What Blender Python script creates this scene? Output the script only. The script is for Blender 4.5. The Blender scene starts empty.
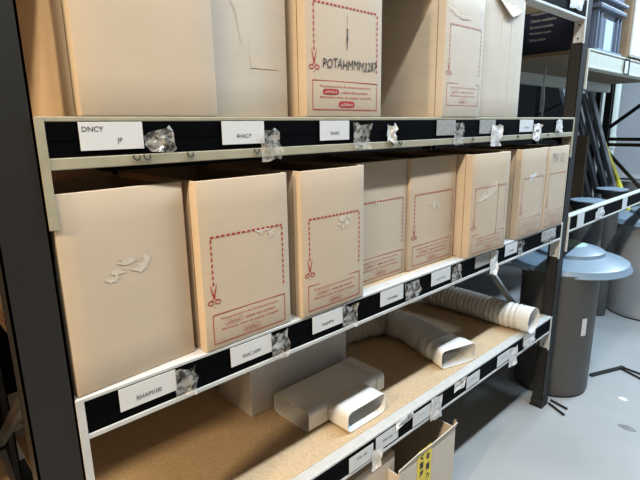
import bpy, bmesh, math, random
from mathutils import Vector, Matrix
random.seed(7)
PI = math.pi
scn = bpy.context.scene
COL = scn.collection

# ---------------------------------------------------------------- materials
def mat(name, color, rough=0.6, metal=0.0, noise=0.0, nscale=30.0, stretch=(1, 1, 1), bump=0.0, bscale=60.0,
        spec=0.5, alpha=1.0, color2=None, detail=4.0):
    m = bpy.data.materials.new(name); m.use_nodes = True
    nt = m.node_tree; b = nt.nodes['Principled BSDF']
    b.inputs['Base Color'].default_value = (*color, 1)
    b.inputs['Roughness'].default_value = rough
    b.inputs['Metallic'].default_value = metal
    b.inputs['Specular IOR Level'].default_value = spec
    b.inputs['Alpha'].default_value = alpha
    if noise or color2:
        tc = nt.nodes.new('ShaderNodeTexCoord'); mp = nt.nodes.new('ShaderNodeMapping')
        mp.inputs['Scale'].default_value = stretch
        nt.links.new(tc.outputs['Object'], mp.inputs['Vector'])
        n = nt.nodes.new('ShaderNodeTexNoise'); n.inputs['Scale'].default_value = nscale
        n.inputs['Detail'].default_value = detail
        nt.links.new(mp.outputs['Vector'], n.inputs['Vector'])
        r = nt.nodes.new('ShaderNodeValToRGB')
        c2 = color2 or tuple(c * (1 - noise) for c in color)
        r.color_ramp.elements[0].position = 0.32; r.color_ramp.elements[1].position = 0.68
        r.color_ramp.elements[0].color = (*c2, 1); r.color_ramp.elements[1].color = (*color, 1)
        nt.links.new(n.outputs['Fac'], r.inputs['Fac'])
        nt.links.new(r.outputs['Color'], b.inputs['Base Color'])
    if bump:
        tc = nt.nodes.new('ShaderNodeTexCoord'); mp = nt.nodes.new('ShaderNodeMapping')
        mp.inputs['Scale'].default_value = stretch
        nt.links.new(tc.outputs['Object'], mp.inputs['Vector'])
        n2 = nt.nodes.new('ShaderNodeTexNoise'); n2.inputs['Scale'].default_value = bscale
        nt.links.new(mp.outputs['Vector'], n2.inputs['Vector'])
        bp = nt.nodes.new('ShaderNodeBump'); bp.inputs['Strength'].default_value = bump
        bp.inputs['Distance'].default_value = 0.003
        nt.links.new(n2.outputs['Fac'], bp.inputs['Height'])
        nt.links.new(bp.outputs['Normal'], b.inputs['Normal'])
    return m

def sheet_mat(name, color, opacity, rough):
    """clear plastic film: part see-through, part glossy white"""
    m = bpy.data.materials.new(name); m.use_nodes = True
    nt = m.node_tree; b = nt.nodes['Principled BSDF']; out = nt.nodes['Material Output']
    b.inputs['Base Color'].default_value = (*color, 1); b.inputs['Roughness'].default_value = rough
    t = nt.nodes.new('ShaderNodeBsdfTransparent'); mx = nt.nodes.new('ShaderNodeMixShader')
    tc = nt.nodes.new('ShaderNodeTexCoord'); n = nt.nodes.new('ShaderNodeTexNoise'); n.inputs['Scale'].default_value = 75
    nt.links.new(tc.outputs['Object'], n.inputs['Vector'])
    mr = nt.nodes.new('ShaderNodeMapRange')
    mr.inputs['From Min'].default_value = 0.35; mr.inputs['From Max'].default_value = 0.65
    mr.inputs['To Min'].default_value = opacity - 0.25; mr.inputs['To Max'].default_value = min(1, opacity + 0.25)
    nt.links.new(n.outputs['Fac'], mr.inputs['Value'])
    nt.links.new(mr.outputs['Result'], mx.inputs['Fac'])
    nt.links.new(t.outputs['BSDF'], mx.inputs[1]); nt.links.new(b.outputs['BSDF'], mx.inputs[2])
    nt.links.new(mx.outputs['Shader'], out.inputs['Surface'])
    return m

M = {}
M['card'] = mat('cardboard', (0.58, 0.46, 0.335), 0.62, noise=0.05, nscale=7, stretch=(1, 1, 4), bump=0.05, bscale=30, spec=0.5)
M['cardpale'] = mat('pale_cardboard', (0.62, 0.54, 0.445), 0.58, noise=0.06, nscale=8, stretch=(1, 1, 4), bump=0.12, bscale=26)  # on the upper-shelf boxes the paler tone stands in for cool light
M['carddark'] = mat('cardboard_joint', (0.20, 0.12, 0.06), 0.8)
M['cardin'] = mat('cardboard_inside', (0.30, 0.21, 0.13), 0.8, noise=0.2, nscale=20)
M['red'] = mat('red_ink', (0.43, 0.020, 0.022), 0.7, noise=0.15, nscale=160)
M['redfade'] = mat('faded_red_ink', (0.55, 0.17, 0.14), 0.7, noise=0.3, nscale=120)
M['scuff'] = mat('torn_paper', (0.68, 0.58, 0.46), 0.7, noise=0.22, nscale=120)
M['tape'] = mat('clear_tape', (0.68, 0.58, 0.46), 0.22, noise=0.05, nscale=40)
M['ink'] = mat('black_ink', (0.02, 0.02, 0.022), 0.6)
M['greyink'] = mat('grey_ink', (0.36, 0.33, 0.31), 0.7)
M['upright'] = mat('dark_upright_paint', (0.011, 0.0095, 0.0078), 0.55, noise=0.15, nscale=25, bump=0.06, bscale=150)
M['beam'] = mat('cream_beam_paint', (0.40, 0.365, 0.26), 0.45, noise=0.15, nscale=30)
M['beamfar'] = mat('far_cream_beam_paint', (0.62, 0.63, 0.55), 0.45, noise=0.1, nscale=30)
M['beamwhite'] = mat('white_beam_paint', (0.60, 0.60, 0.585), 0.45, noise=0.12, nscale=30)
M['strip'] = mat('black_label_strip', (0.0015, 0.0015, 0.002), 0.6, spec=0.04)
M['paper'] = mat('label_paper', (0.68, 0.68, 0.68), 0.45)
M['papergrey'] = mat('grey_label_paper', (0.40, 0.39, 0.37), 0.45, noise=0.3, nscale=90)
M['film'] = sheet_mat('crumpled_film', (0.70, 0.70, 0.68), 0.31, 0.08)
M['filmwhite'] = sheet_mat('white_film', (0.85, 0.85, 0.85), 0.85, 0.2)
M['board'] = mat('particle_board', (0.62, 0.47, 0.31), 0.75, nscale=170, color2=(0.47, 0.34, 0.20), detail=6, bump=0.15, bscale=220)
M['boarddark'] = mat('brown_board', (0.24, 0.175, 0.115), 0.75, nscale=170, color2=(0.17, 0.12, 0.08), detail=6)
M['white'] = mat('white_plastic', (0.78, 0.78, 0.76), 0.32, noise=0.04, nscale=12)
M['hose'] = mat('white_hose_plastic', (0.64, 0.63, 0.60), 0.45, noise=0.06, nscale=20)
M['carton'] = mat('white_carton', (0.66, 0.655, 0.64), 0.6, noise=0.08, nscale=14)
M['browntape'] = mat('brown_tape', (0.22, 0.11, 0.06), 0.3)
M['yellow'] = mat('yellow_tape', (0.88, 0.68, 0.04), 0.35, noise=0.2, nscale=50)
M['grey_bin'] = mat('grey_plastic', (0.085, 0.082, 0.080), 0.5, noise=0.10, nscale=10)
M['dark_bin'] = mat('dark_grey_plastic', (0.37, 0.375, 0.38), 0.5, noise=0.10, nscale=8)
M['lid'] = mat('blue_grey_lid_plastic', (0.21, 0.28, 0.35), 0.36, noise=0.06, nscale=12)
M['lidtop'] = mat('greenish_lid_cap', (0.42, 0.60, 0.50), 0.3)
M['navy'] = mat('navy_carton', (0.018, 0.022, 0.040), 0.45, noise=0.1, nscale=10)
M['bluebin'] = mat('blue_grey_crate_plastic', (0.13, 0.16, 0.22), 0.3, noise=0.1, nscale=10)
M['black'] = mat('black_steel', (0.012, 0.012, 0.013), 0.4)
M['steel'] = mat('galvanised_steel', (0.38, 0.38, 0.37), 0.4, metal=0.6, noise=0.15, nscale=40)
M['profile'] = mat('grey_profile', (0.17, 0.18, 0.20), 0.45, noise=0.15, nscale=20, stretch=(1, 1, .2))
M['pale'] = mat('pale_pipe', (0.58, 0.62, 0.56), 0.4)
M['yellowplank'] = mat('yellow_paint', (0.70, 0.62, 0.03), 0.45)
M['wood'] = mat('grey_weathered_wood', (0.30, 0.29, 0.28), 0.8, noise=0.3, nscale=20)
M['floor'] = mat('polished_concrete', (0.41, 0.415, 0.41), 0.34, nscale=2.2, color2=(0.35, 0.355, 0.35), detail=8, bump=0.03, bscale=40)
M['wall'] = mat('grey_wall', (0.54, 0.56, 0.58), 0.8, noise=0.08, nscale=3)
M['walldark'] = mat('dark_back_wall', (0.014, 0.014, 0.015), 0.9, noise=0.1, nscale=3, spec=0.05)  # near-black colour stands in for the unlit space behind the racks
M['wallpale'] = mat('pale_wall', (0.09, 0.088, 0.085), 0.85, noise=0.06, nscale=3)
M['ceil'] = mat('ceiling_panel', (0.08, 0.08, 0.08), 0.9, noise=0.05, nscale=3)
M['spotdark'] = mat('oil_stain', (0.23, 0.23, 0.232), 0.5, noise=0.25, nscale=25)
M['spotwhite'] = mat('white_scrap', (0.85, 0.86, 0.88), 0.5)

# ---------------------------------------------------------------- mesh helpers
def new(): return bmesh.new()

def box(bm, x0, x1, y0, y1, z0, z1, bev=0.0, seg=2):
    t = bmesh.new() if bev else bm
    vs = [t.verts.new((x, y, z)) for x in (x0, x1) for y in (y0, y1) for z in (z0, z1)]
    for f in ((0, 1, 3, 2), (4, 6, 7, 5), (0, 4, 5, 1), (2, 3, 7, 6), (0, 2, 6, 4), (1, 5, 7, 3)):
        t.faces.new([vs[i] for i in f])
    if bev:
        bmesh.ops.bevel(t, geom=t.edges[:], offset=bev, segments=seg, affect='EDGES', profile=0.5)
        tm = bpy.data.meshes.new('t'); t.to_mesh(tm); t.free(); bm.from_mesh(tm); bpy.data.meshes.remove(tm)
    return bm

def bar(bm, p, q, w, h, up=(0, 0, 1)):
    """square bar from p to q, w wide across, h along 'up'"""
    p, q = Vector(p), Vector(q); d = (q - p).normalized(); u = Vector(up)
    s = d.cross(u).normalized(); u = s.cross(d).normalized()
    vs = []
    for c in (p, q):
        for a, b in ((-1, -1), (1, -1), (1, 1), (-1, 1)):
            vs.append(bm.verts.new(c + s * a * w / 2 + u * b * h / 2))
    for i in range(4): bm.faces.new((vs[i], vs[(i + 1) % 4], vs[4 + (i + 1) % 4], vs[4 + i]))
    bm.faces.new(vs[3::-1]); bm.faces.new(vs[4:])

def tube(bm, pts, r, n=8, cap=True):
    pts = [Vector(p) for p in pts]; rings = []
    for i, p in enumerate(pts):
        d = (pts[min(i + 1, len(pts) - 1)] - pts[max(i - 1, 0)]).normalized()
        a = Vector((0, 0, 1)) if abs(d.z) < .9 else Vector((1, 0, 0))
        s = d.cross(a).normalized(); u = s.cross(d)
        rings.append([bm.verts.new(p + (s * math.cos(k * 2 * PI / n) + u * math.sin(k * 2 * PI / n)) * r) for k in range(n)])
    for A, B in zip(rings, rings[1:]):
        for k in range(n): bm.faces.new((A[k], A[(k + 1) % n], B[(k + 1) % n], B[k]))
    if cap: bm.faces.new(rings[0][::-1]); bm.faces.new(rings[-1])

def lathe(bm, prof, n=48, c=(0, 0)):
    rings = []
    for r, z in prof:
        rings.append([bm.verts.new((c[0] + r * math.cos(k * 2 * PI / n), c[1] + r * math.sin(k * 2 * PI / n), z)) for k in range(n)]
                     if r > 1e-6 else [bm.verts.new((c[0], c[1], z))])
    for A, B in zip(rings, rings[1:]):
        for k in range(n):
            k2 = (k + 1) % n
            if len(A) == 1 and len(B) == 1: continue
            if len(A) == 1: bm.faces.new((A[0], B[k2], B[k]))
            elif len(B) == 1: bm.faces.new((A[k], A[k2], B[0]))
            else: bm.faces.new((A[k], A[k2], B[k2], B[k]))

def quad(bm, pts): bm.faces.new([bm.verts.new(p) for p in pts])

def obj(name, bm, m, parent=None, smooth=False, loc=None, solid=0.0, angle=None):
    bmesh.ops.recalc_face_normals(bm, faces=bm.faces)
    me = bpy.data.meshes.new(name); bm.to_mesh(me); bm.free()
    o = bpy.data.objects.new(name, me); COL.objects.link(o)
    me.materials.append(M[m] if isinstance(m, str) else m)
    if smooth:
        for p in me.polygons: p.use_smooth = True
        if angle: me.set_sharp_from_angle(angle=math.radians(angle))
    if parent: o.parent = parent
    if loc: o.location = loc
    if solid:
        md = o.modifiers.new('wall', 'SOLIDIFY'); md.thickness = solid; md.offset = -1
    return o

def thing(name, label, cat, loc=(0, 0, 0), rz=0.0, group=None):
    o = bpy.data.objects.new(name, None); COL.objects.link(o)
    o.empty_display_size = 0.05
    o.location = loc; o.rotation_euler = (0, 0, rz)
    o['label'] = label; o['category'] = cat
    if group: o['group'] = group
    return o

def tag(o, label, cat, group=None):
    o['label'] = label; o['category'] = cat
    if group: o['group'] = group
    return o

def struct(o):
    o['kind'] = 'structure'; return o

_tc = {}
def text_geo(s, shear=0.0, bold=0.0):
    k = (s, shear, bold)
    if k not in _tc:
        cu = bpy.data.curves.new('txt', 'FONT'); cu.body = s; cu.size = 1.0; cu.align_x = 'CENTER'; cu.align_y = 'CENTER'
        cu.resolution_u = 2; cu.shear = shear; cu.offset = bold
        o = bpy.data.objects.new('txt', cu); COL.objects.link(o)
        bpy.context.view_layer.update()
        dg = bpy.context.evaluated_depsgraph_get()
        me = bpy.data.meshes.new_from_object(o.evaluated_get(dg))
        _tc[k] = ([tuple(v.co) for v in me.vertices], [tuple(p.vertices) for p in me.polygons])
        bpy.data.objects.remove(o); bpy.data.curves.remove(cu); bpy.data.meshes.remove(me)
    return _tc[k]

def text(bm, s, fn, width, height=None, shear=0.0, bold=0.0):
    """lay text into bm; fn maps (u, v) metres about the text centre to a 3-D point"""
    vs, fs = text_geo(s, shear, bold)
    x0 = min(v[0] for v in vs); x1 = max(v[0] for v in vs); y0 = min(v[1] for v in vs); y1 = max(v[1] for v in vs)
    sx = width / (x1 - x0); sy = sx if height is None else height / (y1 - y0)
    cx, cy = (x0 + x1) / 2, (y0 + y1) / 2
    vv = [bm.verts.new(fn((v[0] - cx) * sx, (v[1] - cy) * sy)) for v in vs]
    for f in fs:
        try: bm.faces.new([vv[i] for i in f])
        except ValueError: pass

# ---------------------------------------------------------------- camera (solved from the photograph's vanishing points)
F = 481.0
X = Vector((527, -122, F)).normalized()
Z = -Vector((31, 2033, F)).normalized(); Z = (Z - X * Z.dot(X)).normalized()
Y = Z.cross(X)
R = Matrix((X, Y, Z))
cam = bpy.data.objects.new('camera', bpy.data.cameras.new('camera')); COL.objects.link(cam)
right = R @ Vector((1, 0, 0)); up = R @ Vector((0, -1, 0)); back = R @ Vector((0, 0, -1))
cam.matrix_world = Matrix(((right.x, up.x, back.x, 0), (right.y, up.y, back.y, -0.898), (right.z, up.z, back.z, 1.522), (0, 0, 0, 1)))
cam.data.sensor_width = 36; cam.data.lens = F / 640 * 36
cam.data.clip_start = 0.02
scn.camera = cam

# ---------------------------------------------------------------- room
XW0, XW1, YW0, YW1, HC = -4.5, 7.6, -3.2, 1.75, 3.7
def slab(name, m, *a):
    bm = new(); box(bm, *a); return struct(obj(name, bm, m))
slab('floor', 'floor', XW0, XW1, YW0, YW1, -0.1, 0)
slab('ceiling', 'ceil', XW0, XW1, YW0, YW1, HC, HC + 0.1)
slab('wall_back', 'walldark', XW0, XW1, YW1, YW1 + 0.1, 0, HC)
slab('wall_right', 'wall', XW1, XW1 + 0.1, YW0, YW1, 0, HC)
slab('wall_left', 'wallpale', XW0 - 0.1, XW0, YW0, YW1, 0, HC)
slab('wall_front', 'wallpale', XW0, XW1, YW0 - 0.1, YW0, 0, HC)

# ---------------------------------------------------------------- shelving
ZA, ZB, ZC, ZD = 1.544, 1.034, 0.534, 2.067
BH = 0.088                      # beam height
XL, XR = 0.212, 2.510           # bay between the uprights
DEP = 0.86

def upright(root, x0, x1, y0, y1, z0, z1, m='upright', lean=0.0):
    """folded steel post: front web, two flanges with punched slots along the flanges"""
    bm = new(); t = 0.004
    fy = y0 if y0 < 0.3 else y1 - t
    box(bm, x0, x1, fy, fy + t, z0, z1)
    box(bm, x0, x0 + t, y0, y1, z0, z1); box(bm, x1 - t, x1, y0, y1, z0, z1)
    ry = y1 - t if y0 < 0.3 else y0
    box(bm, x0, x0 + .02, ry, ry + t, z0, z1); box(bm, x1 - .02, x1, ry, ry + t, z0, z1)
    for v in bm.verts: v.co.x += lean * (v.co.z - 1.034)
    o = obj('upright', bm, m, root)
    return o

def foot(root, x0, x1, y0, y1):
    bm = new(); box(bm, x0 - .006, x1 + .006, y0 - .006, y1 + .01, 0, 0.006); box(bm, x0 - .003, x1 + .003, y0 - .003, y1 + .003, .006, .05)
    return obj('foot_plate', bm, 'black', root)

def frame(root, x0, x1, zt, braces, lean=0.0):
    for y0, y1 in ((0, .055), (DEP - .055, DEP)):
        upright(root, x0, x1, y0, y1, 0.004, zt, lean=lean); foot(root, x0 - lean * 1.01, x1 - lean * 1.01, y0, y1)
    xm = (x0 + x1) / 2
    for (ya, za, yb, zb) in braces:
        bm = new(); bar(bm, (xm, ya, za), (xm, yb, zb), .03, .018, (1, 0, 0)); obj('brace', bm, 'steel' if x1 < 3 else 'upright', root)

def beam(root, x0, x1, zt, m, y0=0.0, rear=False, strip=True, conn=True):
    lo = .068 if m == 'beam' else .0765
    sgn = -1 if not rear else 1
    ya, yb = (y0, y0 + .036)
    bm = new()
    box(bm, x0, x1, ya, yb, zt - BH + .008, zt, .002, 1)                     # box section
    f = ya if not rear else yb
    def lip(za, zb, d):
        box(bm, x0, x1, min(f, f + sgn * d), max(f, f + sgn * d), za, zb, .0015, 1)
    lip(zt - .0085, zt, .004); lip(zt - BH, zt - lo, .004)
    box(bm, x0, x1, ya, yb + .012, zt - BH, zt - BH + .008)                    # lower return flange
    b = obj('beam', bm, m, root)
    if strip:
        bm = new(); box(bm, x0 + .008, x1 - .008, f - .0025, f, zt - lo + .0005, zt - .009)
        box(bm, x0 + .008, x1 - .008, f - .0035, f, zt - .0395, zt - .0375)    # centre ridge
        obj('label_strip', bm, 'strip', b)
    if conn:
        for xa, xb, s in ((x0 - .001, x0 + .004, 1), (x1 - .004, x1 + .001, -1)):
            bm = new()
            box(bm, xa, xb, ya + .0, ya + .046, zt - .188, zt - .001, .0015, 1)
            box(bm, min(xa, xa + s * .009), max(xb, xb + s * .009) if s < 0 else xb + .009, ya - .005, ya, zt - .188, zt - .001)
            c = obj('connector', bm, m, b)
            for dz in (.02, .105, .165):
                xs = xb if s > 0 else xa; bm = new()
                tube(bm, [(xs - .0005 * s, ya + .024, zt - dz), (xs + .0012 * s, ya + .024, zt - dz)], .0045, 10)
                obj('connector_hole', bm, 'ink', b)
    return b

def board(root, x0, x1, zt, th=.018, m='board', name='shelf_board'):
    bm = new(); box(bm, x0, x1, .037, DEP - .037, zt - th, zt - .001, .001, 1)
    return obj(name, bm, m, root)

rack = thing('shelving_rack', 'near steel shelving bay with dark uprights, four cream beams and particle board shelves', 'shelving')
frame(rack, .134, .211, 2.45, [(.05, 1.09, .82, .54), (.82, .50, .05, .12), (.05, 1.95, .82, 1.45)])
frame(rack, 2.508, 2.580, 2.45, [(.60, .94, .05, .32), (.05, 1.28, .6, .94)], lean=.030)
for zt, m in ((ZA, 'beam'), (ZB, 'beamwhite'), (ZC, 'beamwhite'), (ZD, 'beamwhite')):
    xr = XR - .003 + .030 * (zt - 1.05)
    beam(rack, XL, xr, zt, m)
    beam(rack, XL, xr, zt, m, y0=DEP - .036, rear=True, strip=False, conn=False)
    board(rack, XL + .002, xr - .002, zt)
for zt in (ZA, ZD):             # infill inside the frame, added to stop warm light leaking through the gap
    bm = new(); box(bm, .133, XL + .001, .058, DEP - .058, zt - .018, zt - .001); obj('shelf_board', bm, 'board', rack)
# punched hook slots seen in the lower lip of the upper beam
for i, x in enumerate((.372, .392, .482, .645, .985, 1.13, 1.165, 1.58, 1.93, 2.22)):
    bm = new(); tube(bm, [(x - .006, -.0055, ZA - .069), (x - .006, -.007, ZA - .075), (x, -.007, ZA - .079), (x + .006, -.007, ZA - .075), (x + .006, -.0055, ZA - .070)], .0016, 6)
    obj('strip_clip', bm, 'ink', rack)

# unseen shelves past the left upright, added to block the warm light
for zt in (ZA, .70, ZD):
    beam(rack, -2.15, .132, zt, 'beamwhite', strip=False, conn=False)
    beam(rack, -2.15, .132, zt, 'beamwhite', y0=DEP - .036, rear=True, strip=False, conn=False)
    board(rack, -2.148, .130, zt)
for y0, y1 in ((0, .055), (DEP - .055, DEP)):
    upright(rack, -2.23, -2.153, y0, y1, .004, 2.45); foot(rack, -2.23, -2.153, y0, y1)

DEP = 0.64
bay = thing('shelving_rack', 'far steel shelving bay holding the blue grey crate and grey lids, beyond the right upright', 'shelving', (0, 0, 0))
frame(bay, 5.02, 5.095, 2.45, [(.05, .70, .6, 1.27), (.05, 1.315, .6, 1.315), (.05, 1.365, .6, 1.365), (.6, 1.46, .05, 1.92), (.6, .62, .05, .3)])
Z1, Z2 = 1.866, 1.054
beam(bay, 2.612, 5.018, Z1, 'beamfar', strip=False)
beam(bay, 2.612, 5.018, Z1, 'beamfar', y0=DEP - .036, rear=True, strip=False, conn=False)
board(bay, 2.615, 5.016, Z1, m='boarddark')  # darker board colour carries the shade under this shelf
beam(bay, 2.586, 5.018, Z2, 'beamfar')

# braced frame of the rack standing back to back behind the far bay
bf = thing('rack_frame', 'black braced rack frame standing behind the far end of the shelving', 'rack frame', (5.06, 0.68, 0))
for ya in (.0, .55):
    bm = new(); box(bm, -.03, .03, ya, ya + .045, 0, 2.4); obj('upright', bm, 'black', bf)
for a in ((.02, 1.37, .57, 1.37), (.02, 1.85, .57, 1.60), (.57, 1.58, .02, 1.0), (.02, .35, .57, .9)):
    bm = new(); bar(bm, (0, a[0], a[1]), (0, a[2], a[3]), .03, .016, (1, 0, 0)); obj('brace', bm, 'black', bf)

# ---------------------------------------------------------------- cartons
def design(par, w, z0=0.0, m='red', filled=False, full_top=True, x_off=0.0):
    """printed opening guide: dashed outline, scissors, framed notice. local front plane y=0, x right from left edge"""
    y = -.0009
    L, Rr = .026 + x_off, w - .022
    bm = new()
    P = lambda x, z: (x, y, z)
    def rect(xa, xb, za, zb): quad(bm, [P(xa, za), P(xb, za), P(xb, zb), P(xa, zb)])
    zt, zl, zr = .259 + z0, .145 + z0, .097 + z0
    d = .0085
    x = L
    while x < Rr:
        rect(x, min(x + d, Rr), zt - .0021, zt + .0021); x += d * 1.6
    for xx, zb in ((L, zl), (Rr, zr)):
        z = zt - .004
        while z - d > zb:
            rect(xx - .0017, xx + .0017, z - d, z); z -= d * 1.6
    # scissors: two finger rings, two open blades
    cx, cz = L, .128 + z0
    for s in (-1, 1):
        quad(bm, [P(cx - s * .002, cz - .006), P(cx + s * .002, cz - .006), P(cx + s * .0095, cz + .030), P(cx + s * .0055, cz + .020)])
        quad(bm, [P(cx, cz - .004), P(cx + s * .0025, cz - .002), P(cx - s * .006, cz - .012), P(cx - s * .008, cz - .0105)])
        n = 12; rc = (cx + s * .0092, cz - .0150)
        for k in range(n):
            a, b = 2 * PI * k / n, 2 * PI * (k + 1) / n
            quad(bm, [P(rc[0] + .0078 * math.cos(a), rc[1] + .0060 * math.sin(a)), P(rc[0] + .0078 * math.cos(b), rc[1] + .0060 * math.sin(b)),
                      P(rc[0] + .0055 * math.cos(b), rc[1] + .0038 * math.sin(b)), P(rc[0] + .0055 * math.cos(a), rc[1] + .0038 * math.sin(a))])
    rect(cx - .001, cx + .001, cz - .027, cz - .024)
    # framed notice
    fa, fb, fz0, fz1 = L - .006, Rr + .002, .014 + z0, .083 + z0
    t = .0009
    rect(fa, fb, fz1 - t, fz1 + t); rect(fa, fb, fz0 - t, fz0 + t); rect(fa - t, fa + t, fz0, fz1); rect(fb - t, fb + t, fz0, fz1)
    mx, fw = (fa + fb) / 2, fb - fa
    def tx(s, x, z, wd, hh, sh=0.0, bo=0.0): text(bm, s, lambda u, v: P(x + u, z + v), wd, hh, sh, bo)
    tx("Respectueuse de l'environnement,", mx, fz1 - .013, fw * .80, .0055, 0, .012)
    tx("utilise des cartons", mx + fw * .13, fz1 - .026, fw * .42, .0055, 0, .012)
    tx("fabriqués avec du papier recyclé.", mx, fz1 - .039, fw * .80, .0060, 0, .012)
    logos = ((mx - fw * .24, fz1 - .0255, fw * .21, .0085), (mx, fz0 + .0135, fw * .22, .0105))
    for lx, lz, lw, lh in logos:
        n = 24
        ring = [(lx + (lw / 2 + .003) * math.copysign(abs(math.cos(a)) ** .5, math.cos(a)), lz + (lh / 2 + .0026) * math.copysign(abs(math.sin(a)) ** .5, math.sin(a))) for a in [2 * PI * k / n for k in range(n)]]
        if filled:
            bm.faces.new([bm.verts.new(P(*p)) for p in ring])
        else:
            for k in range(n):
                p, q = ring[k], ring[(k + 1) % n]
                pi = (lx + (p[0] - lx) * .97, lz + (p[1] - lz) * .92); qi = (lx + (q[0] - lx) * .97, lz + (q[1] - lz) * .92)
                quad(bm, [P(*p), P(*q), P(*qi), P(*pi)])
            tx("aldes", lx, lz, lw * .86, lh * .85, .3, -.005)
    o = obj('printed_design', bm, m, par)
    if filled:
        bm = new()
        for lx, lz, lw, lh in logos: text(bm, "aldes", lambda u, v: (lx + u, -.0013, lz + v), lw * .85, lh * .75, .25, .0)
        obj('logo_lettering', bm, 'cardpale', o)
    return o

def blob(par, pts, name='tape_scar', m='scuff', y=-.0008, seed=1, r=.5):
    """ragged torn-paper marks: pts = (x, z, rx, rz)"""
    rng = random.Random(seed); bm = new()
    for (x, z, rx, rz) in pts:
        n = 14; a0 = rng.random() * 6
        bm.faces.new([bm.verts.new((x + rx * (1 - r * rng.random()) * math.cos(a0 + 2 * PI * k / n), y, z + rz * (1 - r * rng.random()) * math.sin(a0 + 2 * PI * k / n))) for k in range(n)])
    return obj(name, bm, m, par)

BOW = {}
def bow(par, x, z):
    w, h, b, sd = par
    u, s = max(0, min(1, x / w)), max(0, min(1, z / h))
    return -b * math.sin(PI * u) * math.sin(PI * s) * (.7 + .4 * math.sin(sd * 2.1 + 3 * u))

def carton(label, x0, y0, z, w, d, h, rz=0.0, m='card', bulge=.003, seed=0, group=None, name='cardboard_box', seam=True, tilt=0.0):
    opened = group == G1
    t = thing(name, label, 'box', (x0, y0, z), rz, group)
    if tilt: t.rotation_euler = (tilt, 0, rz)
    rng = random.Random(seed * 13 + 5)
    BOW[t.name] = (w, h, bulge, seed)
    bm = new(); box(bm, 0, w, 0, d, .0005, h - .004, .0035, 2)
    bmesh.ops.subdivide_edges(bm, edges=[e for e in bm.edges if e.calc_length() > .06], cuts=5, use_grid_fill=True)
    for v in bm.verts:      # faint bow of the panels
        u, q, s = v.co.x / w, v.co.y / d, v.co.z / h
        k = math.sin(PI * max(0, min(1, s)))
        if v.co.y < .004: v.co.y += bow(BOW[t.name], v.co.x, v.co.z)
        if v.co.x < .004: v.co.x += bulge * .8 * math.sin(PI * max(0, min(1, q))) * k
    if opened:              # the boxes on the middle shelf stand open, flaps pushed down inside
        bmesh.ops.delete(bm, geom=[f for f in bm.faces if f.calc_center_median().z > h - .0068 and f.normal.z > .6], context='FACES')
    body = obj('box_body', bm, m, t, smooth=True, angle=40, solid=.0045 if opened else 0)
    if opened:
        bm = new(); box(bm, .006, .009, .01, d - .01, h - .14, h - .012); obj('tucked_flap', bm, 'cardin', t)
        bm = new(); box(bm, w - .009, w - .006, .01, d - .01, h - .14, h - .012); obj('tucked_flap', bm, 'cardin', t)
        if seam:
            bm = new(); box(bm, -.0006, .0006, .028, .0295, .004, h - .006); obj('panel_joint', bm, 'carddark', t)
        return t
    # closing flaps on top, meeting on a centre line
    for a, b in ((0.002, d / 2 - .001), (d / 2 + .001, d - .002)):
        bm = new(); box(bm, .002, w - .002, a, b, h - .0045, h - .0005 + rng.random() * .0015, .001, 1); obj('top_flap', bm, m, t)
    bm = new(); box(bm, .0, w, d / 2 - .025, d / 2 + .025, h, h + .001); obj('sealing_tape', bm, 'tape', t)
    if seam:
        bm = new(); box(bm, -.0006, .0006, .028, .0295, .004, h - .006); obj('panel_joint', bm, 'carddark', t)
    return t

HB = .387
G1, G2 = 'cartons on the middle shelf', 'cartons on the upper shelf'
b = carton('plain cardboard box with torn tape scar, first on the middle shelf', .218, .0, ZB, .255, .270, HB, .10 * 0 + math.atan2(.022, .255), seed=1, group=G1, seam=False)
blob(b, [(.120, .240, .028, .012), (.10, .222, .024, .012), (.145, .222, .022, .014), (.085, .212, .020, .010), (.160, .236, .014, .016)], seed=3, r=.75)
b = carton('cardboard box with bold red scissors print, second on the middle shelf', .486, -.006, ZB, .245, .40, HB, 0.01, seed=2, group=G1)
design(b, .245)
blob(b, [(.16, .255, .03, .012), (.19, .245, .018, .014), (.12, .262, .018, .005)], seed=5, r=.7)
b = carton('narrower red printed cardboard box with white flower shaped scuff, third on the middle shelf', .766, -.010, ZB, .238, .42, HB, .012, seed=3, group=G1)
design(b, .238)
blob(b, [(.145, .245, .016, .010), (.165, .232, .014, .012), (.135, .232, .012, .008), (.175, .247, .010, .008), (.15, .222, .012, .008)], seed=7, r=.7)
b = carton('cardboard box pushed back in shade, fourth on the middle shelf beside the third', 1.024, .055, ZB, .262, .40, HB, 0, seed=4, group=G1)
design(b, .262)
blob(b, [(.15, .262, .05, .006), (.11, .255, .02, .008)], seed=9, r=.6)
b = carton('shaded cardboard box with pale smudge in dashed red outline, fifth on the middle shelf', 1.290, .045, ZB, .277, .38, HB, 0, seed=5, group=G1)
design(b, .277)
blob(b, [(.14, .215, .022, .018), (.11, .222, .018, .012), (.165, .205, .012, .012)], seed=11, r=.7)
b = carton('cardboard box with long torn paper strip and open slit, sixth on the middle shelf', 1.572, -.016, ZB, .262, .40, HB, -.05, seed=6, group=G1)
design(b, .262, m='redfade')
bm = new()
quad(bm, [(.03, -.0012, .205), (.075, -.0012, .225), (.125, -.0012, .275), (.17, -.0012, .29)]); quad(bm, [(.03, -.0012, .205), (.17, -.0012, .29), (.17, -.0012, .245), (.10, -.0012, .215)])
obj('torn_tape', bm, 'scuff', b)
bm = new(); box(bm, .180, .1815, -.0012, .001, .07, .265); obj('slit', bm, 'carddark', b)
b = carton('cardboard box with a white torn sticker on its dashed line, seventh on the middle shelf', 1.977, -.008, ZB, .252, .38, HB, .0, seed=7, group=G1)
design(b, .252, m='redfade')
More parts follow.
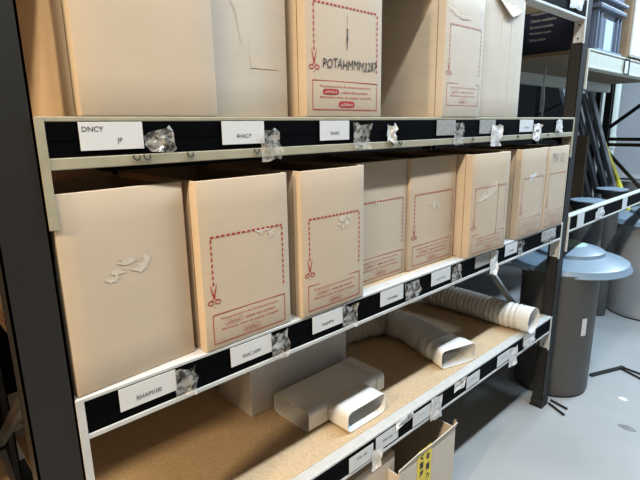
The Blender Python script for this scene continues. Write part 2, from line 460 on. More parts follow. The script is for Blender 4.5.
blob(b, [(.11, .262, .030, .014), (.14, .268, .022, .014), (.09, .25, .014, .01)], m='paper', seed=13, r=.6)
b = carton('cardboard box with grey pencil scribble, last on the middle shelf beside the right upright', 2.240, -.010, ZB, .238, .38, HB, .0, seed=8, group=G1)
design(b, .238, m='redfade')
bm = new(); text(bm, 'PW 1/2', lambda u, v: (.115 + u, -.001, .33 + v), .13, .045); obj('pencil_note', bm, 'greyink', b)
# rear box whose printed side shows left of the left upright
b = carton('cardboard box behind the plain box, red printed side seen past the near upright', .187, .300, ZB, .25, .275, HB, 0, seed=9, seam=False)
bm = new()
for k, s in enumerate(('utilise', 'papier')): text(bm, s, lambda u, v: (-.0012, .135 - u, .030 + k * .020 + v), .10, .014)
obj('printed_text', bm, 'red', b)

# upper shelf
b = carton('large plain tan cardboard box with a side joint, first on the upper shelf', .284, -.004, ZA, .268, .44, .40, 0, seed=11, group=G2)
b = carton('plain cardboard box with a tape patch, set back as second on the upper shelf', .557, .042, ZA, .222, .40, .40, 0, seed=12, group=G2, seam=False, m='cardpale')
bm = new(); box(bm, .115, .19, -.0012, 0, .108, .124); obj('tape_patch', bm, 'tape', b)
bm = new(); box(bm, .112, .114, -.0010, 0, .124, .398); box(bm, .170, .1715, -.0010, 0, .11, .398); obj('tape_edge', bm, 'tape', b)
blob(b, [(.108, .275, .010, .004)], name='dent_scuff', m='carddark', seed=17)
bm = new()
pz = [(.018, .36), (.045, .31), (.050, .275), (.080, .22), (.090, .16)]
for p, q in zip(pz, pz[1:]): quad(bm, [(p[0], -.001, p[1]), (p[0] + .003, -.001, p[1]), (q[0] + .003, -.001, q[1]), (q[0], -.001, q[1])])
obj('crease', bm, 'tape', b)
b = carton('red printed cardboard box with black handwriting POTAHMMM3287 on the upper shelf', .800, -.002, ZA, .279, .40, HB, 0, seed=13, group=G2)
design(b, .279, filled=True, z0=.004)
bm = new(); text(bm, 'POTAHMMM3287', lambda u, v: (.156 + u, -.0014, .129 + v + .002 * math.sin(u * 90)), .204, .023, .12); obj('handwriting', bm, 'ink', b)
bm = new()
for a, c, wd in ((.215, .165, .004), (.195, .178, .006), (.245, .215, .0012)): quad(bm, [(.141 - wd / 2, -.0012, a), (.141 + wd / 2, -.0012, a), (.139 + wd / 4, -.0012, c), (.139 - wd / 4, -.0012, c)])
obj('ink_smear', bm, 'ink', b)
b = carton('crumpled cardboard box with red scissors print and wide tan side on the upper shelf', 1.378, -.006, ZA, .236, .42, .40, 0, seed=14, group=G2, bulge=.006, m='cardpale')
design(b, .236, m='redfade', z0=.024)
bm = new()
zz = [(.02, .335), (.06, .320), (.10, .312), (.14, .318)]
for p, q in zip(zz, zz[1:]): quad(bm, [(p[0], -.006, p[1] - .002), (q[0], -.007, q[1] - .002), (q[0], -.0065, q[1] + .002), (p[0], -.0065, p[1] + .002)])
obj('crease', bm, 'tape', b)
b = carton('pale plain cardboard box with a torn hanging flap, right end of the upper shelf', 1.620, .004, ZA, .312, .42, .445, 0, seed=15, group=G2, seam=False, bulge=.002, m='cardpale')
bm = new()
fl = [(.03, -.002, .44), (.10, -.012, .395), (.165, -.016, .358), (.185, -.016, .352), (.24, -.010, .368), (.292, -.003, .388), (.296, -.002, .44)]
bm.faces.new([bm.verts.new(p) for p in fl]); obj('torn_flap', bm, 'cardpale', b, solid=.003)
bm = new(); box(bm, .128, .1292, -.0012, 0, .004, .36); box(bm, .205, .2066, -.0014, 0, .004, .34); obj('tape_edge', bm, 'tape', b)

# the marks on a bowed panel follow its bow
for tn, par in BOW.items():
    for ch in bpy.data.objects[tn].children_recursive:
        if ch.name.split('.')[0] in ('box_body', 'top_flap', 'sealing_tape', 'panel_joint', 'tucked_flap', 'printed_text', 'torn_flap'): continue
        for v in ch.data.vertices:
            v.co.y += bow(par, v.co.x, v.co.z)

# ---------------------------------------------------------------- label pockets on the beams
def film(bm, x0, x1, z0, z1, y, seed, spread=.014, flare=0.0):
    rng = random.Random(seed); n = 4; g = []; xm = (x0 + x1) / 2; x1 = x0 + (x1 - x0) * .86
    zc = (z0 + z1) / 2
    for i in range(n + 1):
        u = i / n; row = []
        for j in range(n + 1):
            v = j / n
            x = x0 + (x1 - x0) * u; z = z0 + (z1 - z0) * v
            if flare: z = zc + (z - zc) * (flare + (1 - flare) * u)
            edge = .5 if i in (0,) else 1
            row.append(bm.verts.new((x + rng.uniform(-1, 1) * .006 * edge, y - (.002 + spread * rng.random() * (0.25 + .75 * u)), z + rng.uniform(-1, 1) * .006)))
        g.append(row)
    for i in range(n):
        for j in range(n):
            a, b_, c, d = g[i][j], g[i + 1][j], g[i + 1][j + 1], g[i][j + 1]
            if rng.random() < .5: bm.faces.new((a, b_, c)); bm.faces.new((a, c, d))
            else: bm.faces.new((a, b_, d)); bm.faces.new((b_, c, d))

def pocket(label, zt, x0, x1, txt=None, fx=None, fz=(-.078, -.018), film_m='film', paper='paper', seed=1, group=None, tpos=(0, 0), tw=.6, th=.010, flare=0.0, dz=(.009, .0575), more=(), tilt=0.0):
    yb = -.0045
    t = thing('shelf_label', label, 'label', ((x0 + x1) / 2 if x1 else fx[0], yb, zt - .04), 0, group)
    if tilt: t.rotation_euler = (0, tilt, 0)
    cx = (x0 + x1) / 2 if x1 else fx[0]
    if x1:
        bm = new(); w = (x1 - x0) / 2
        box(bm, -w, w, -.0012, -.0002, .04 - dz[1], .04 - dz[0], .0003, 1); c = obj('label_card', bm, paper, t)
        if txt:
            bm = new(); text(bm, txt, lambda u, v: (tpos[0] + u, -.0018, tpos[1] + v), (x1 - x0) * tw * .88, th * .85)
            for s, px, pz, pw, ph in more: text(bm, s, lambda u, v: (px + u, -.0018, pz + v), pw, ph)
            obj('printed_code', bm, 'ink', c)
    if fx:
        bm = new(); film(bm, fx[0] - cx, fx[1] - cx, .04 + fz[0], .04 + fz[1], 0, seed, flare=flare)
        obj('crumpled_sleeve', bm, film_m, t, smooth=seed % 3 > 0)
    return t
GA, GB, GC = 'labels on the upper beam', 'labels on the middle beam', 'labels on the bottom beam'
pocket('wide label card with plastic fanned like a fish tail, first on the upper beam', ZA, .276, .388, 'JP', (.390, .452), (-.076, -.014), seed=21, group=GA, tw=.10, th=.012, tpos=(.012, -.002), flare=.25, more=(('DNCY', -.033, .019, .036, .009),))
pocket('white label card reading RHAC.P below the set back grey box on the upper beam', ZA, .558, .668, 'RHAC.P', (.655, .718), (-.094, -.030), seed=22, group=GA, tw=.38)
pocket('white label card reading RHAC below the handwritten box on the upper beam', ZA, .840, .946, 'RHAC', (.962, 1.030), (-.086, -.016), seed=23, group=GA, tw=.34)
pocket('torn white scrap of a label on the upper beam, right of the handwritten box', ZA, None, None, None, (1.100, 1.146), (-.075, -.016), 'filmwhite', seed=24, group=GA, flare=.7)
pocket('grey label card below the wide tan side of a box on the upper beam', ZA, 1.352, 1.462, None, (1.452, 1.512), (-.094, -.016), paper='papergrey', seed=25, group=GA)
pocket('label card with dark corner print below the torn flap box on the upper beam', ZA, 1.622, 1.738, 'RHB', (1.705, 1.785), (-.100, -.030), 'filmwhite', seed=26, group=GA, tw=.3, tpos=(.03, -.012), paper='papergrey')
pocket('bright bluish white label card, second from the right on the upper beam', ZA, 1.938, 2.062, 'PVRG', (2.062, 2.140), (-.096, -.028), 'filmwhite', seed=27, group=GA, tw=.35, th=.008)
pocket('small torn white label at the right end of the upper beam', ZA, None, None, None, (2.298, 2.362), (-.066, -.012), 'filmwhite', seed=28, group=GA)

pocket('white label card reading RHAM100, leftmost on the middle beam', ZB, .288, .408, 'RHAM100', (.404, .458), (-.080, -.012), seed=31, group=GB, tw=.5, th=.012)
pocket('white label card reading RHAC 100W below the second box on the middle beam', ZB, .545, .664, 'RHAC 100W', (.662, .720), (-.082, -.012), seed=32, group=GB, tw=.5, th=.011)
pocket('white label card reading PAM70 below the third box on the middle beam', ZB, .802, .918, 'PAM70', (.916, .985), (-.082, -.010), seed=33, group=GB, tw=.42, th=.010)
pocket('white label card reading TRAM80 below the pushed back box on the middle beam', ZB, 1.084, 1.199, 'TRAM80', (1.205, 1.290), (-.080, -.012), seed=34, group=GB, tw=.5, th=.009)
pocket('white label card reading RHT125 below the fifth box on the middle beam', ZB, 1.356, 1.476, 'RHT125', (1.480, 1.548), (-.080, -.010), seed=35, group=GB, tw=.5, th=.008)
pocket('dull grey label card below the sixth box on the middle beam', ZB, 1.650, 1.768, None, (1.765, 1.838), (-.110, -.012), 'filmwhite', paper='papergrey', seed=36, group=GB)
pocket('white label card with grey sleeve end, second from the right on the middle beam', ZB, 1.893, 2.005, 'RH80', (2.008, 2.064), (-.075, -.012), seed=37, group=GB, tw=.5, th=.007)
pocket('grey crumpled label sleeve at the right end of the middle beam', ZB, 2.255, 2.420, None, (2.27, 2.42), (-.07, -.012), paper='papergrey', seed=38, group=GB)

pocket('pale label card nearest the camera on the bottom beam, plastic scrap hanging down', ZC, .944, 1.059, 'TFL 55', (1.050, 1.100), (-.120, -.050), 'filmwhite', seed=41, group=GC, tw=.5, dz=(.02, .074))
pocket('label card in a black outline on the bottom beam under the white duct adapter', ZC, 1.072, 1.190, 'TPB 220', None, seed=42, group=GC, tw=.5, dz=(.0115, .0665))
pocket('crumpled white sticker on the top lip of the bottom beam beside the duct adapter', ZC, None, None, None, (1.175, 1.285), (-.03, .004), 'filmwhite', seed=43, group=GC)
pocket('faded label card in front of the white duct adapter outlet side on the bottom beam', ZC, 1.275, 1.392, 'TCC', (1.385, 1.462), (-.100, -.006), 'filmwhite', seed=44, group=GC, tw=.3, th=.006, dz=(.018, .070))
pocket('crumpled label scrap on the bottom beam under the flat duct mouth', ZC, None, None, None, (1.545, 1.632), (-.04, .002), 'filmwhite', seed=45, group=GC)
pocket('white label card on the bottom beam below the flat duct mouth', ZC, 1.640, 1.745, 'FLEX', None, seed=46, group=GC, tw=.4, th=.006, dz=(.018, .070))
pocket('white label card between flat duct and round hose on the bottom beam', ZC, 1.900, 2.015, 'GSP 80', (2.012, 2.085), (-.110, -.02), 'filmwhite', seed=47, group=GC, tw=.5, th=.007, dz=(.018, .070))
pocket('white label card at the end of the round hose on the bottom beam', ZC, 2.155, 2.285, None, (2.16, 2.28), (-.07, .0), 'filmwhite', seed=48, group=GC)
pocket('big white torn label at the right end of the topmost beam', ZD, 2.335, 2.470, None, (2.32, 2.475), (-.06, .0), 'filmwhite', seed=49, dz=(.004, .05))
for i, (xa, s, lb) in enumerate(((2.70, 0, 'first white tag on the far bay lower beam, beside the right upright'), (2.985, 1, 'torn white tag in the middle of the far bay lower beam'), (3.47, 0, 'upright white tag furthest along the far bay lower beam'))):
    pocket(lb, Z2, xa, xa + .10, None, (xa + .02, xa + .12) if s else None, (-.07, -.01), 'filmwhite', seed=60 + i, group='tags on the far bay beam', dz=(.0, .085) if not s else (.03, .08))

# ---------------------------------------------------------------- things on the bottom shelf
def rrect(w, h, r, n=5):
    pts = []
    for cx, cy, a0 in ((w / 2 - r, h / 2 - r, 0), (-w / 2 + r, h / 2 - r, PI / 2), (-w / 2 + r, -h / 2 + r, PI), (w / 2 - r, -h / 2 + r, 1.5 * PI)):
        for k in range(n + 1):
            a = a0 + PI / 2 * k / n; pts.append((cx + r * math.cos(a), cy + r * math.sin(a)))
    return pts

def loft(bm, rings):
    rs = [[bm.verts.new(p) for p in r] for r in rings]; n = len(rs[0])
    for A, B in zip(rs, rs[1:]):
        for k in range(n): bm.faces.new((A[k], A[(k + 1) % n], B[(k + 1) % n], B[k]))
    return rs

# pale carton
t = thing('white_carton', 'large pale carton standing in shade behind the white duct adapter on the bottom shelf', 'box', (.840, .362, ZC))
bm = new(); box(bm, 0, .475, 0, .215, 0, .285, .003, 2); obj('box_body', bm, 'carton', t)
bm = new(); box(bm, .11, .235, -.0012, 0, .19, .283); obj('brown_tape', bm, 'browntape', t)
for a, b_ in ((.002, .106), (.108, .213)):
    bm = new(); box(bm, .003, .472, a, b_, .2845, .288, .001, 1); obj('top_flap', bm, 'carton', t)

# flat duct T adapter
t = thing('duct_adapter', 'white rectangular duct tee with front outlet lying on the bottom shelf before the pale carton', 'duct', (0, 0, 0))
bm = new()
w, h, r = .186, .0775, .020; yc, zc = .245, ZC + .0395
xs = [.920, .922, 1.004, 1.200, 1.300]
ring = rrect(w, h, r)
rings = [[(x, yc + p[0], zc + p[1]) for p in ring] for x in xs]
rs = [[bm.verts.new(p) for p in rg] for rg in rings]; n = len(ring)
for i, (A, B) in enumerate(zip(rs, rs[1:])):
    for k in range(n):
        if i == 2 and ring[k][0] < -w / 2 + 1e-5 and ring[(k + 1) % n][0] < -w / 2 + 1e-5 and abs(ring[k][1] - ring[(k + 1) % n][1]) > .02: continue
        bm.faces.new((A[k], A[(k + 1) % n], B[(k + 1) % n], B[k]))
body = obj('duct_body', bm, 'white', t, smooth=True, angle=50, solid=.003)
bm = new(); rg = rrect(w + .004, h + .003, r + .002)
loft(bm, [[(x, yc + p[0], zc + p[1]) for p in rg] for x in (1.262, 1.266, 1.300, 1.302)]); obj('end_collar', bm, 'white', t, smooth=True, angle=50, solid=.003)
bm = new(); rg = rrect(.196, .0765, .023)
def br(y, sx, sz): return [(1.104 + p[0] * sx, y, zc + p[1] * sz) for p in rg]
loft(bm, [br(.155, .995, .985), br(.145, 1.0, 1.0), br(.12, 1.0, 1.0), br(.062, 1.0, 1.0), br(.060, 1.0, 1.0)])
obj('outlet', bm, 'white', t, smooth=True, angle=50, solid=.004)

def spline(P, n):
    P = [Vector(p) for p in P]; out = []
    Q = [P[0] * 2 - P[1]] + P + [P[-1] * 2 - P[-2]]
    segs = len(P) - 1
    for i in range(segs):
        for k in range(n):
            u = k / n; a, b_, c, d = Q[i:i + 4]
            out.append(.5 * ((2 * b_) + (c - a) * u + (2 * a - 5 * b_ + 4 * c - d) * u * u + (-a + 3 * b_ - 3 * c + d) * u ** 3))
    out.append(P[-1]); return out

def resample(pts, step):
    out = [pts[0]]; acc = 0
    for p, q in zip(pts, pts[1:]):
        L = (q - p).length; pos = step - acc
        while pos <= L:
            out.append(p + (q - p) * (pos / L)); pos += step
        acc = (acc + L) % step
    return out

def hose(bm, path, w, h, r, pitch, depth, seed, round_=False, jitter=.3):
    rng = random.Random(seed)
    pts = resample(spline(path, 30), pitch / 4)
    rings = []
    for i, p in enumerate(pts):
        d = (pts[min(i + 1, len(pts) - 1)] - pts[max(i - 1, 0)]).normalized()
        s = d.cross(Vector((0, 0, 1))).normalized(); u = s.cross(d).normalized()
        ph = i % 4; k = (0, .55, 1, .55)[ph]
        if ph == 0: j1, j2, tl = 1 + jitter * rng.uniform(-.6, .6), rng.uniform(-1, 1) * jitter * depth * .6, rng.uniform(-1, 1) * jitter * pitch * .3
        off = depth * k * j1
        prof = [(((w / 2 + off) * math.cos(2 * PI * q / 28)), (h / 2 + off) * math.sin(2 * PI * q / 28)) for q in range(28)] if round_ else rrect(w + 2 * off, h + 2 * off, r + off, 6)
        rings.append([p + s * (a + 0) + u * (b_ + j2 * .4) + d * (tl * (a / (w / 2))) for a, b_ in prof])
    loft(bm, rings)

# flexible flat duct with moulded mouth
t = thing('flexible_duct', 'white corrugated flat duct with rectangular mouth curving across the bottom shelf', 'duct', (0, 0, 0))
bm = new(); zf = ZC + .046
hose(bm, [(1.688, .135, zf), (1.712, .215, zf), (1.750, .33, zf + .002), (1.752, .44, zf + .004), (1.700, .515, zf + .006), (1.58, .555, zf + .008), (1.44, .57, zf + .004), (1.345, .57, zf)], .138, .060, .026, .031, .0185, 5, False, .28)
obj('corrugated_hose', bm, 'hose', t, smooth=False, solid=.002)
bm = new(); c0 = Vector((1.684, .060, ZC + .0415)); dv = Vector((.02, .105, 0)).normalized(); sv = dv.cross(Vector((0, 0, 1))).normalized()
dv = Vector((-.02 + .04, .1, 0)).normalized()
sv = Vector((.182, -.052, 0)).normalized(); dv = Vector((.052, .182, 0)).normalized()
def cr(dd, ww, hh, rr, lift=0.0): return [c0 + dv * dd + sv * a + Vector((0, 0, b_ + lift)) for a, b_ in rrect(ww, hh, rr)]
loft(bm, [cr(0, .186, .080, .020), cr(.002, .190, .082, .021), cr(.055, .188, .081, .021), cr(.075, .176, .076, .02), cr(.105, .165, .074, .028)])
obj('mouth', bm, 'white', t, smooth=True, angle=50, solid=.0035)

# flexible round hose
t = thing('round_hose', 'white corrugated round hose lying across the right end of the bottom shelf', 'hose', (0, 0, 0))
bm = new(); zr = ZC + .0655
hose(bm, [(2.212, .035, zr), (2.206, .10, zr), (2.208, .2, zr), (2.218, .35, zr), (2.212, .47, zr), (2.205, .575, zr)], .116, .116, 0, .024, .0065, 8, True, .25)
obj('corrugated_hose', bm, 'hose', t, smooth=True, angle=70, solid=.0025)
bm = new()
cc = Vector((2.212, .03, zr))
def rr_(y, rad): return [(cc.x + rad * math.cos(2 * PI * q / 32), y, cc.z + rad * math.sin(2 * PI * q / 32)) for q in range(32)]
loft(bm, [rr_(-.022, .060), rr_(-.022, .0635), rr_(.03, .0625), rr_(.045, .060)]); obj('end_sleeve', bm, 'white', t, smooth=True, angle=50, solid=.002)

# ---------------------------------------------------------------- things below the bottom shelf
def open_box(label, x0, y0, w, d, h, rz, m, name='cardboard_box'):
    t = thing(name, label, 'box', (x0, y0, 0), rz)
    bm = new(); k = .004
    box(bm, 0, w, 0, k, 0.001, h); box(bm, 0, w, d - k, d, .001, h - .02); box(bm, 0, k, k, d - k, .001, h - .015); box(bm, w - k, w, k, d - k, .001, h)
    box(bm, 0, w, 0, d, .001, .005)
    obj('box_body', bm, m, t); return t
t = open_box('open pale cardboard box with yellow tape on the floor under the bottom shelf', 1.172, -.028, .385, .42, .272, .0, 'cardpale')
t.scale = (.935, 1, 1.30)
bm = new()
pts = [(0, -.002, .272), (.385, -.002, .272), (.385, -.010, .292), (.31, -.010, .288), (.2, -.008, .283), (.10, -.009, .287), (.02, -.006, .279)]
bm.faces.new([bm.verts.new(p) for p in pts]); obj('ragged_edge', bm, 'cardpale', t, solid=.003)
bm = new(); fl = [(.383, 0, .272), (.386, -.002, .298), (.415, .02, .282), (.420, .03, .245), (.398, .02, .225), (.385, .01, .235)]
bm.faces.new([bm.verts.new(p) for p in fl]); obj('folded_flap', bm, 'card', t, solid=.004)
bm = new(); box(bm, .115, .208, -.0022, -.0006, .02, .284); yt = obj('yellow_tape', bm, 'yellow', t)
bm = new()
for (s, z) in (('V', .262), ('I', .236), ('R', .208), ('O', .18), ('S', .15)): text(bm, s, lambda u, v: (.140 + v * 1.0, -.003, z - u), .020, .022, 0, .03)
for (s, z) in (('8', .252), ('I', .218), ('C', .186), ('8', .156)): text(bm, s, lambda u, v: (.182 + v, -.003, z - u), .020, .022, 0, .03)
obj('tape_lettering', bm, 'ink', yt)
t = carton('closed brown cardboard box on the floor left of the open yellow taped box', .954, .020, 0, .255, .40, .392, 0, seed=31, seam=False)

# crate and white carton behind the left frame
t = thing('black_crate', 'black crate on the floor seen past the left upright', 'crate', (.05, .95, 0))
bm = new(); box(bm, 0, .40, 0, .3, 0, .395, .008, 2); obj('crate_body', bm, 'black', t)
bm = new(); box(bm, -.008, .408, -.008, .308, .395, .42, .004, 2); obj('rim', bm, 'black', t)
for k, (z, lb) in enumerate(((.42, 'lower white ribbed panel lying on the black crate'), (.46, 'upper white ribbed panel, topmost on the black crate'))):
    t = thing('ribbed_sheet', lb, 'sheet', (.06 + .01 * k, .96, z), 0, 'white panels on the crate')
    bm = new(); box(bm, 0, .36, 0, .27, 0, .036, .004, 2)
    for q in range(9): box(bm, .01 + q * .038, .03 + q * .038, -.004, 0, .006, .03)
    obj('panel_body', bm, 'white', t)

# ---------------------------------------------------------------- bins with lids
def bin_(label, c, Rb, hb, lc, Rl, zl, m='grey_bin', full=True, hcap=.14, group=None):
    t = thing('lidded_bin', label, 'bin', (c[0], c[1], 0), 0, group)
    bm = new(); lathe(bm, [(0, .012), (Rb - .004, .012), (Rb, .02), (Rb, .05), (Rb + .002, hb - .03), (Rb + .004, hb), (Rb - .004, hb), (Rb - .006, hb - .02), (0, hb - .02)], 64)
    obj('bin_body', bm, m, t, smooth=True, angle=40)
    bm = new(); lathe(bm, [(0, 0), (Rb - .008, 0), (Rb - .006, .012), (0, .012)], 48); obj('base_ring', bm, 'black', t, smooth=True, angle=40)
    o = (lc[0] - c[0], lc[1] - c[1])
    bm = new(); k = Rl / .32
    lathe(bm, [(0, zl + .03), (Rl - .035, zl + .03), (Rl - .02, zl), (Rl, zl), (Rl + .004, zl + .006), (Rl, zl + .012), (Rl - .012, zl + .038), (Rl - .022, zl + .044), (.195 * k, zl + .070), (.185 * k, zl + .074),
               (.181 * k, zl + .094), (.172 * k, zl + .100), (.03 * k, zl + .142), (0, zl + .144)], 144, o)
    lid = obj('lid', bm, 'lid', t, smooth=True, angle=30)
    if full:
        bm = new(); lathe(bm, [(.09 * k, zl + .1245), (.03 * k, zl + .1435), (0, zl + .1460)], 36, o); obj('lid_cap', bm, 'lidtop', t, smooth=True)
        bm = new()
        a0 = math.atan2(-.90, -.44)
        rr = Rb + .004; n = 6
        for q in range(n):
            a, b_ = a0 - .08 + .16 * q / n, a0 - .08 + .16 * (q + 1) / n
            quad(bm, [(rr * math.cos(a), rr * math.sin(a), .38), (rr * math.cos(b_), rr * math.sin(b_), .38), (rr * math.cos(b_), rr * math.sin(b_), .48), (rr * math.cos(a), rr * math.sin(a), .48)])
        obj('sticker', bm, 'paper', t)
    return t
bin_('grey round bin with wide domed lid and white sticker standing beside the right upright', (2.808, .09), .20, .72, (2.945, .10), .322, .705)
bin_('huge dark grey round bin at the right edge behind the domed bin', (4.48, .0), .28, .76, (4.48, .0), .33, .745, 'dark_bin', False)
def flat_bin(label, c, Rb, hb, Rl):
    t = thing('lidded_bin', label, 'bin', (c[0], c[1], 0))
    bm = new(); lathe(bm, [(0, .012), (Rb - .004, 0), (Rb, .01), (Rb, .05), (Rb + .004, hb), (0, hb)], 64); obj('bin_body', bm, 'grey_bin', t, smooth=True, angle=40)
    bm = new(); lathe(bm, [(Rl - .01, hb), (Rl, hb + .004), (Rl, hb + .03), (Rl - .006, hb + .036)], 64); obj('lid_rim', bm, 'black', t, smooth=True, angle=40)
    bm = new(); lathe(bm, [(Rl - .006, hb + .03), (Rl - .006, hb + .037), (Rl - .02, hb + .040), (.0, hb + .046)], 64); obj('lid', bm, 'lid', t, smooth=True, angle=40)
flat_bin('slim bin with flat blue grey lid behind the far beam, nearer the right upright', (3.36, .155), .09, .997, .115)
flat_bin('slim bin with flat blue grey lid behind the far beam, by the yellow plank', (4.15, .25), .06, .985, .115)

# ---------------------------------------------------------------- far bay contents
t = thing('navy_box', 'dark navy carton with pale text rows on the far bay shelf behind the right upright', 'box', (2.66, .10, Z1))
bm = new(); box(bm, 0, .075, 0, .46, 0, .30, .003, 2); obj('box_body', bm, 'navy', t)
bm = new()
for k, (s, wd) in enumerate((('Composition du kit', .125), ('Caisson ventilation', .130), ('Bouches et conduits', .118), ('Manchette souple', .110), ('Notice incluse', .085))):
    text(bm, s, lambda u, v: (-.0012, .150 - u + (.125 - wd) / 2, .200 - k * .031 + v), wd, .015, 0, .03)
obj('printed_text', bm, 'greyink', t)

t = thing('storage_crate', 'blue grey plastic crate with ribbed sides and pale label on the far bay shelf', 'crate', (2.76, .02, Z1))
bm = new()
W_, D_, H_ = .37, .05, .215
box(bm, 0, W_, 0.01, .40, .012, H_, .006, 2)
for xa in (.0, .045, .30, .352): box(bm, xa, xa + .018, 0.0, .012, .012, H_ - .02, .003, 1)
obj('crate_body', bm, 'bluebin', t)
bm = new(); box(bm, -.012, W_ + .012, -.012, .41, 0, .014, .003, 1); obj('base_rim', bm, 'lid', t)
bm = new()
box(bm, -.014, W_ + .014, -.014, .412, H_ - .012, H_ + .008, .004, 2); box(bm, -.02, W_ + .02, -.02, .418, H_ + .03, H_ + .045, .004, 2); box(bm, 0, W_, .0, .40, H_, H_ + .10, .006, 2)
obj('top_rim', bm, 'bluebin', t)
bm = new(); box(bm, .135, .245, .0045, .0095, .02, .165, .001, 1); obj('label_panel', bm, mat('pale_blue_label', (.52, .64, .76), .4), t)

t = thing('white_box', 'big white box with brown side on the far bay shelf at the right edge', 'box', (3.215, .0, Z1))
bm = new(); box(bm, 0, .62, 0.0, .45, .0, .50, .012, 3); obj('box_body', bm, 'cardin', t)
bm = new(); box(bm, .02, .66, -.012, -.0, .012, .50, .010, 3); obj('white_front', bm, 'white', t)
t = thing('hanging_tag', 'small white tag in a black holder hanging on the upper beam of the far bay', 'tag', (3.20, -.006, 1.812))
bm = new(); box(bm, -.03, .05, -.004, 0, -.035, .05, .001, 1); obj('tag_holder', bm, 'ink', t)
bm = new(); box(bm, -.04, .015, -.006, -.0042, -.03, .035, .001, 1); obj('tag_card', bm, 'paper', t)

GP = 'grey profiles leaning in the far bay'
names = ('grey metal profile leaning inside the far bay, leftmost of the leaning lengths', 'grey metal profile leaning second from the left in the far bay', 'grey metal profile leaning third from the left in the far bay', 'grey metal profile leaning in the far bay right beside the yellow plank')
for k, (x, y) in enumerate(((4.62, .265), (4.70, .215), (4.78, .165), (4.86, .125))):
    o = thing('leaning_profile', names[k], 'profile', (x, y, 0), 0, GP)
    L = Vector((0, .62, 1.86))
    bm = new(); bar(bm, (0, .0, .012), tuple(L), .085, .03, (0, 1, 0)); obj('profile_body', bm, 'profile', o)
    bm = new(); bar(bm, (-.030, -.017, .02), tuple(L + Vector((-.030, -.017, -.02))), .014, .004, (0, 1, 0)); obj('edge_groove', bm, 'black', o)
o = thing('yellow_plank', 'bright yellow plank leaning at the right end of the grey profiles', 'plank', (4.965, -.02, 0))
bm = new(); bar(bm, (0, 0, .01), (0, .62, 1.35), .075, .02, (0, 1, 0)); obj('plank_body', bm, 'yellowplank', o)
o = thing('brown_panel', 'dark brown wooden panel standing behind the leaning grey profiles', 'panel', (4.20, .48, 0))
bm = new(); box(bm, 0, .03, 0, .135, 0, 1.42, .003, 1); obj('panel_body', bm, 'boarddark', o)
bm = new(); box(bm, -.006, 0, 0, .135, .62, .68, .001, 1); obj('cross_batten', bm, 'boarddark', o)

# perforated angle and pale pipes near the back wall
o = thing('perforated_angle', 'pale perforated steel angle standing behind the far bay', 'steel angle', (4.98, .735, 0))
bm = new(); box(bm, 0, .05, 0, .003, 0, 2.3); box(bm, 0, .003, 0, .04, 0, 2.3); obj('angle_body', bm, 'pale', o)
bm = new()
for k in range(24): tube(bm, [(.03, -.0008, .9 + k * .055), (.03, .001, .9 + k * .055)], .011, 10)
obj('punched_hole', bm, 'ink', o)
for k, (x, y, lb) in enumerate(((5.35, .80, 'pale plastic pipe upright at the back, left of its pair'), (5.75, .80, 'pale plastic pipe upright at the back, right of its pair'))):
    o = thing('pale_pipe', lb, 'pipe', (x, y, 0), 0, 'pale pipes at the back')
    bm = new(); tube(bm, [(0, 0, 0.0), (0, 0, 2.6)], .075, 20); obj('pipe_body', bm, 'pale', o, smooth=True, angle=40)
    bm = new(); tube(bm, [(0, 0, 1.25), (0, 0, 1.38)], .083, 20); obj('pipe_socket', bm, 'pale', o, smooth=True, angle=40)
# grey slatted crate at the far end
o = thing('wooden_crate', 'grey slatted wooden crate behind the far frame at the right edge', 'crate', (5.40, .25, 0))
for k in range(5):
    bm = new(); box(bm, 0, .5, 0, .02, .05 + k * .19, .19 + k * .19); box(bm, 0, .02, 0, .4, .05 + k * .19, .19 + k * .19); obj('slat', bm, 'wood', o)
for x, y in ((.01, .01), (.45, .01), (.01, .36)):
    bm = new(); box(bm, x, x + .04, y + .012, y + .05, 0, .96); obj('corner_post', bm, 'wood', o)
bm = new(); box(bm, -.01, .51, -.01, .41, .965, .985); obj('lid_board', bm, 'wood', o)

# ---------------------------------------------------------------- bits on the floor
o = thing('steel_hook', 'black bent steel rod lying on the floor right of the domed bin', 'rod', (0, 0, 0))
bm = new(); bar(bm, (3.035, -.068, .008), (3.290, -.176, .008), .022, .012); obj('flat_bar', bm, 'black', o)
bm = new(); tube(bm, [(3.285, -.172, .007), (3.270, -.262, .007), (3.252, -.36, .007)], .006, 8); obj('rod', bm, 'black', o)
bm = new(); tube(bm, [(3.262, -.166, .007), (3.215, -.270, .007), (3.17, -.36, .007)], .006, 8); obj('rod', bm, 'black', o)
o = thing('floor_anchor', 'pair of short black rods poking from the right upright foot onto the floor', 'rod', (0, 0, 0))
for a, b_ in (((2.585, -.008, .007), (2.56, -.105, .007)), ((2.545, -.014, .007), (2.491, -.115, .007))):
    bm = new(); tube(bm, [a, b_], .006, 8); obj('rod', bm, 'black', o)
def patch(name, label, c, rx, ry, m, z, seed):
    rng = random.Random(seed); bm = new(); n = 20
    top = [bm.verts.new((rx * (1 - .2 * rng.random()) * math.cos(2 * PI * k / n), ry * (1 - .2 * rng.random()) * math.sin(2 * PI * k / n), z)) for k in range(n)]
    bot = [bm.verts.new((v.co.x * 1.03, v.co.y * 1.03, 0)) for v in top]
    bm.faces.new(top); bm.faces.new(bot[::-1])
    for k in range(n): bm.faces.new((bot[k], bot[(k + 1) % n], top[(k + 1) % n], top[k]))
    tag(obj(name, bm, m, loc=(c[0], c[1], 0)), label, name.split('_')[-1])
patch('paper_scrap', 'small white paper scrap on the grey concrete floor', (2.894, -.283), .017, .026, 'spotwhite', .002, 3)
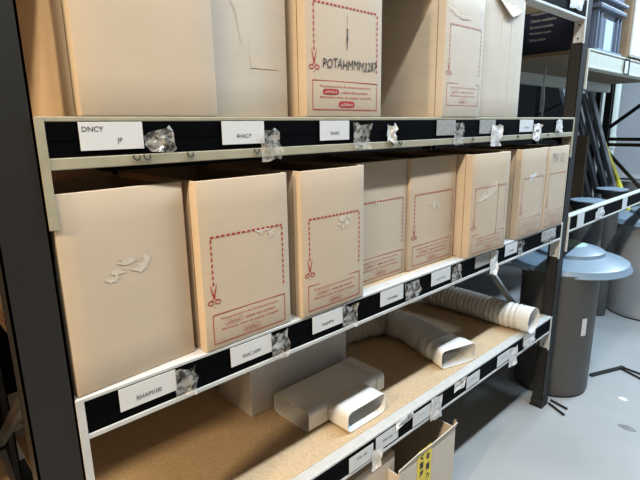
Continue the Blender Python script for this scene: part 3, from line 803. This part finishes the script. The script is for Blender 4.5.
patch('floor_stain', 'dark oily stain on the concrete floor near the lower right', (2.609, -.378), .026, .044, 'spotdark', .0006, 4)

# cable seen in the dark right of the upper boxes
o = thing('white_cable', 'white cable hanging at the back of the upper shelf near the right upright', 'cable', (0, 0, 0))
bm = new(); tube(bm, spline([(3.05, .375, 1.85), (3.04, .375, 1.76), (3.07, .38, 1.66), (3.05, .375, 1.54), (3.07, .375, 1.42)], 6), .006, 8); obj('cord', bm, 'pale', o, smooth=True)

# ---------------------------------------------------------------- light: fluorescent rows under the ceiling, plus added warm and daylight fills
def strip(name, x, y, z, lx, ly, energy, color, rz=0.0):
    l = bpy.data.lights.new(name, 'AREA'); l.shape = 'RECTANGLE'; l.size = lx; l.size_y = ly; l.energy = energy; l.color = color
    o = bpy.data.objects.new(name, l); COL.objects.link(o); o.location = (x, y, z); o.rotation_euler = (0, 0, rz)
    return o
strip('tube_light_near', 0.9, -0.90, 3.4, 2.0, .10, 46, (.90, .96, 1.0))
strip('tube_light_left', -0.9, -0.90, 3.4, 1.2, .10, 56, (1.0, .84, .60))
strip('tube_light_mid', 3.3, -0.90, 3.4, 2.4, .10, 122, (.62, .82, 1.0))
strip('tube_light_far', 6.0, -0.90, 3.4, 1.6, .10, 130, (.68, .84, 1.0))
strip('warm_side_fill', -2.6, -0.60, 2.75, 1.2, .12, 205, (1.0, .74, .45))  # added warm light for the box sides, in place of bounce
d = strip('daylight_fill', 5.0, -3.12, 2.35, 3.0, 1.5, 3, (.50, .75, 1.0))  # added cool light for sheen at the right; the wall has no window
d.rotation_euler = (PI / 2, 0, 0)          # shines into the room, towards +Y
w = bpy.data.worlds.new('world'); scn.world = w; w.use_nodes = True
w.node_tree.nodes['Background'].inputs['Color'].default_value = (.8, .88, 1, 1)
w.node_tree.nodes['Background'].inputs['Strength'].default_value = 0.006

scn.view_settings.view_transform = 'Standard'; scn.view_settings.look = 'None'
scn.view_settings.gamma = 1; scn.view_settings.use_curve_mapping = False
scn.view_settings.exposure = 0.05
